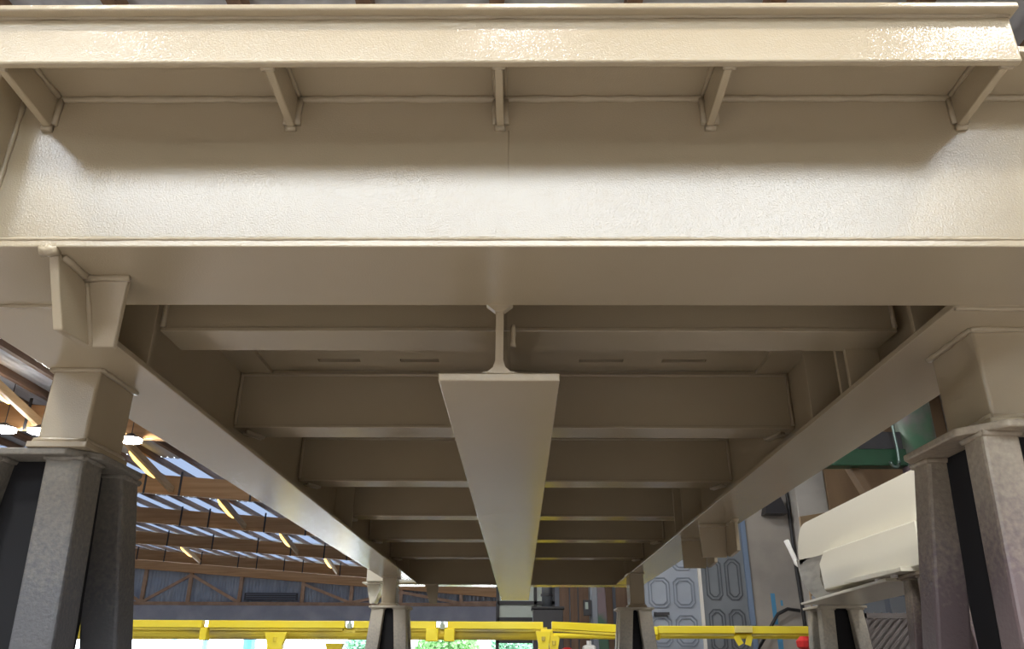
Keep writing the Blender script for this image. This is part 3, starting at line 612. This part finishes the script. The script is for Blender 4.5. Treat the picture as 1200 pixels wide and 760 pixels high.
# crate with slanted lattice
ct = thing('mesh_crate', 'grey lattice crate behind the stands of the cream arm', 'crate', (2.45, 5.6, FLOOR))
cx0, cx1, cy0, cz0, cz1 = 2.10, 2.74, 5.15, FLOOR, 0.30
for a, c, e, f_ in ((cx0, cx0+0.03, cz0, cz1), (cx1-0.03, cx1, cz0, cz1), (cx0, cx1, cz1-0.03, cz1), (cx0, cx1, cz0, cz0+0.03)):
    MB().box(a, c, cy0, cy0+0.03, e, f_).build('frame_bar', CRATE, ct)
MB().box(cx0+0.01, cx1-0.01, cy0+0.10, cy0+0.12, cz0, cz1-0.02).build('back_panel', CRATE, ct)
lt = MB()
k = cx0-1.1
while k < cx1:
    p, q = Vector((k, cy0+0.015, cz0)), Vector((k+(cz1-cz0), cy0+0.015, cz1))
    ta = max(0, (cx0-p.x)/(q.x-p.x)); tb = min(1, (cx1-p.x)/(q.x-p.x))
    if tb > ta: lt.bar(p.lerp(q, ta), p.lerp(q, tb), 0.008, 0.016)
    k += 0.045
lo_ = lt.build('lattice', CRATE, ct); lo_['kind'] = 'stuff'
tb = thing('grey_cabinet', 'grey metal cabinet beyond the lattice crate', 'cabinet', (2.6, 6.4, FLOOR))
MB().box(2.35, 3.2, 6.3, 6.7, FLOOR, 0.52).build('body', BLUEGR, tb, 0.006); MB().box(2.38, 2.75, 6.285, 6.3, FLOOR+0.06, 0.48).build('door', PIPEM, tb, 0.004); MB().box(2.79, 3.16, 6.285, 6.3, FLOOR+0.06, 0.48).build('door', PIPEM, tb, 0.004)
MB().bar((2.70, 6.27, 0.05), (2.70, 6.27, 0.25), 0.015, 0.02).build('handle', DARKM, tb)
# small red valve head
rv = thing('red_valve', 'small red valve head under the yellow rail beside the cream arm', 'valve', (2.62, 7.8, FLOOR))
MB().tube([(2.62, 7.8, FLOOR), (2.62, 7.8, 0.17)], 0.03, 10).build('stem', DARKM, rv); MB().lathe((2.62, 7.8, 0.13), [(0.03, 0), (0.075, 0.03), (0.08, 0.08), (0.04, 0.12)], 12).build('head', REDP, rv)
# machinery between the yellow rail and the partition
gc = thing('green_machine_column', 'green and grey machine column beyond the yellow rail joint', 'machine', (1.10, 11.6, FLOOR))
MB().prism([(0.98, FLOOR), (1.22, FLOOR), (1.17, 1.3), (0.97, 1.3)], 'y', 11.5, 11.75).build('column', PIPEM, gc, 0.03)
MB().prism([(1.08, FLOOR), (1.24, FLOOR), (1.18, 1.12), (1.07, 1.12)], 'y', 11.46, 11.5).build('green_cover', GREENL, gc, 0.01)
MB().box(0.88, 0.98, 11.45, 11.55, 0.62, 0.82).build('control_box', DARKM, gc); MB().box(0.90, 0.94, 11.44, 11.45, 0.70, 0.79).build('display', PALEG, gc)
pp = thing('vertical_pipe', 'grey vertical pipe with flange above a black box', 'pipe', (0.36, 11.0, FLOOR))
MB().tube([(0.36, 11.0, 0.69), (0.36, 11.0, 1.6)], 0.07, 14).build('pipe', PIPEM, pp, smooth=True)
MB().lathe((0.36, 11.0, 0.83), [(0.085, 0), (0.085, 0.03)], 14).build('flange', DARKM, pp)
bb = thing('black_bin', 'black box standing below the vertical pipe', 'box', (0.36, 11.0, FLOOR))
MB().box(0.17, 0.56, 10.8, 11.2, FLOOR, 0.66).build('body', DARKM, bb, 0.01); MB().box(0.15, 0.58, 10.78, 11.22, 0.66, 0.69).build('lid', CABLE, bb, 0.005)
sd = thing('red_cap_bottle', 'upright cylinder with bright red rounded cap under the yellow rail joint', 'gas bottle', (0.57, 10.2, FLOOR))
MB().lathe((0.57, 10.2, FLOOR), [(0.11, 0), (0.11, 0.7), (0.05, 0.82)], 14).build('cylinder', PIPEM, sd); MB().lathe((0.57, 10.2, FLOOR+0.80), [(0.10, 0), (0.10, 0.10), (0.07, 0.17), (0.03, 0.19)], 14).build('cap', REDP, sd)
wb = thing('white_canister', 'white canister beside the red-capped cylinder', 'canister', (0.85, 10.4, FLOOR))
MB().box(0.77, 0.93, 10.3, 10.5, FLOOR, 0.22).build('body', WHITEP, wb, 0.03); MB().lathe((0.85, 10.4, 0.22), [(0.03, 0), (0.03, 0.05)], 10).build('lid', WHITEP, wb)
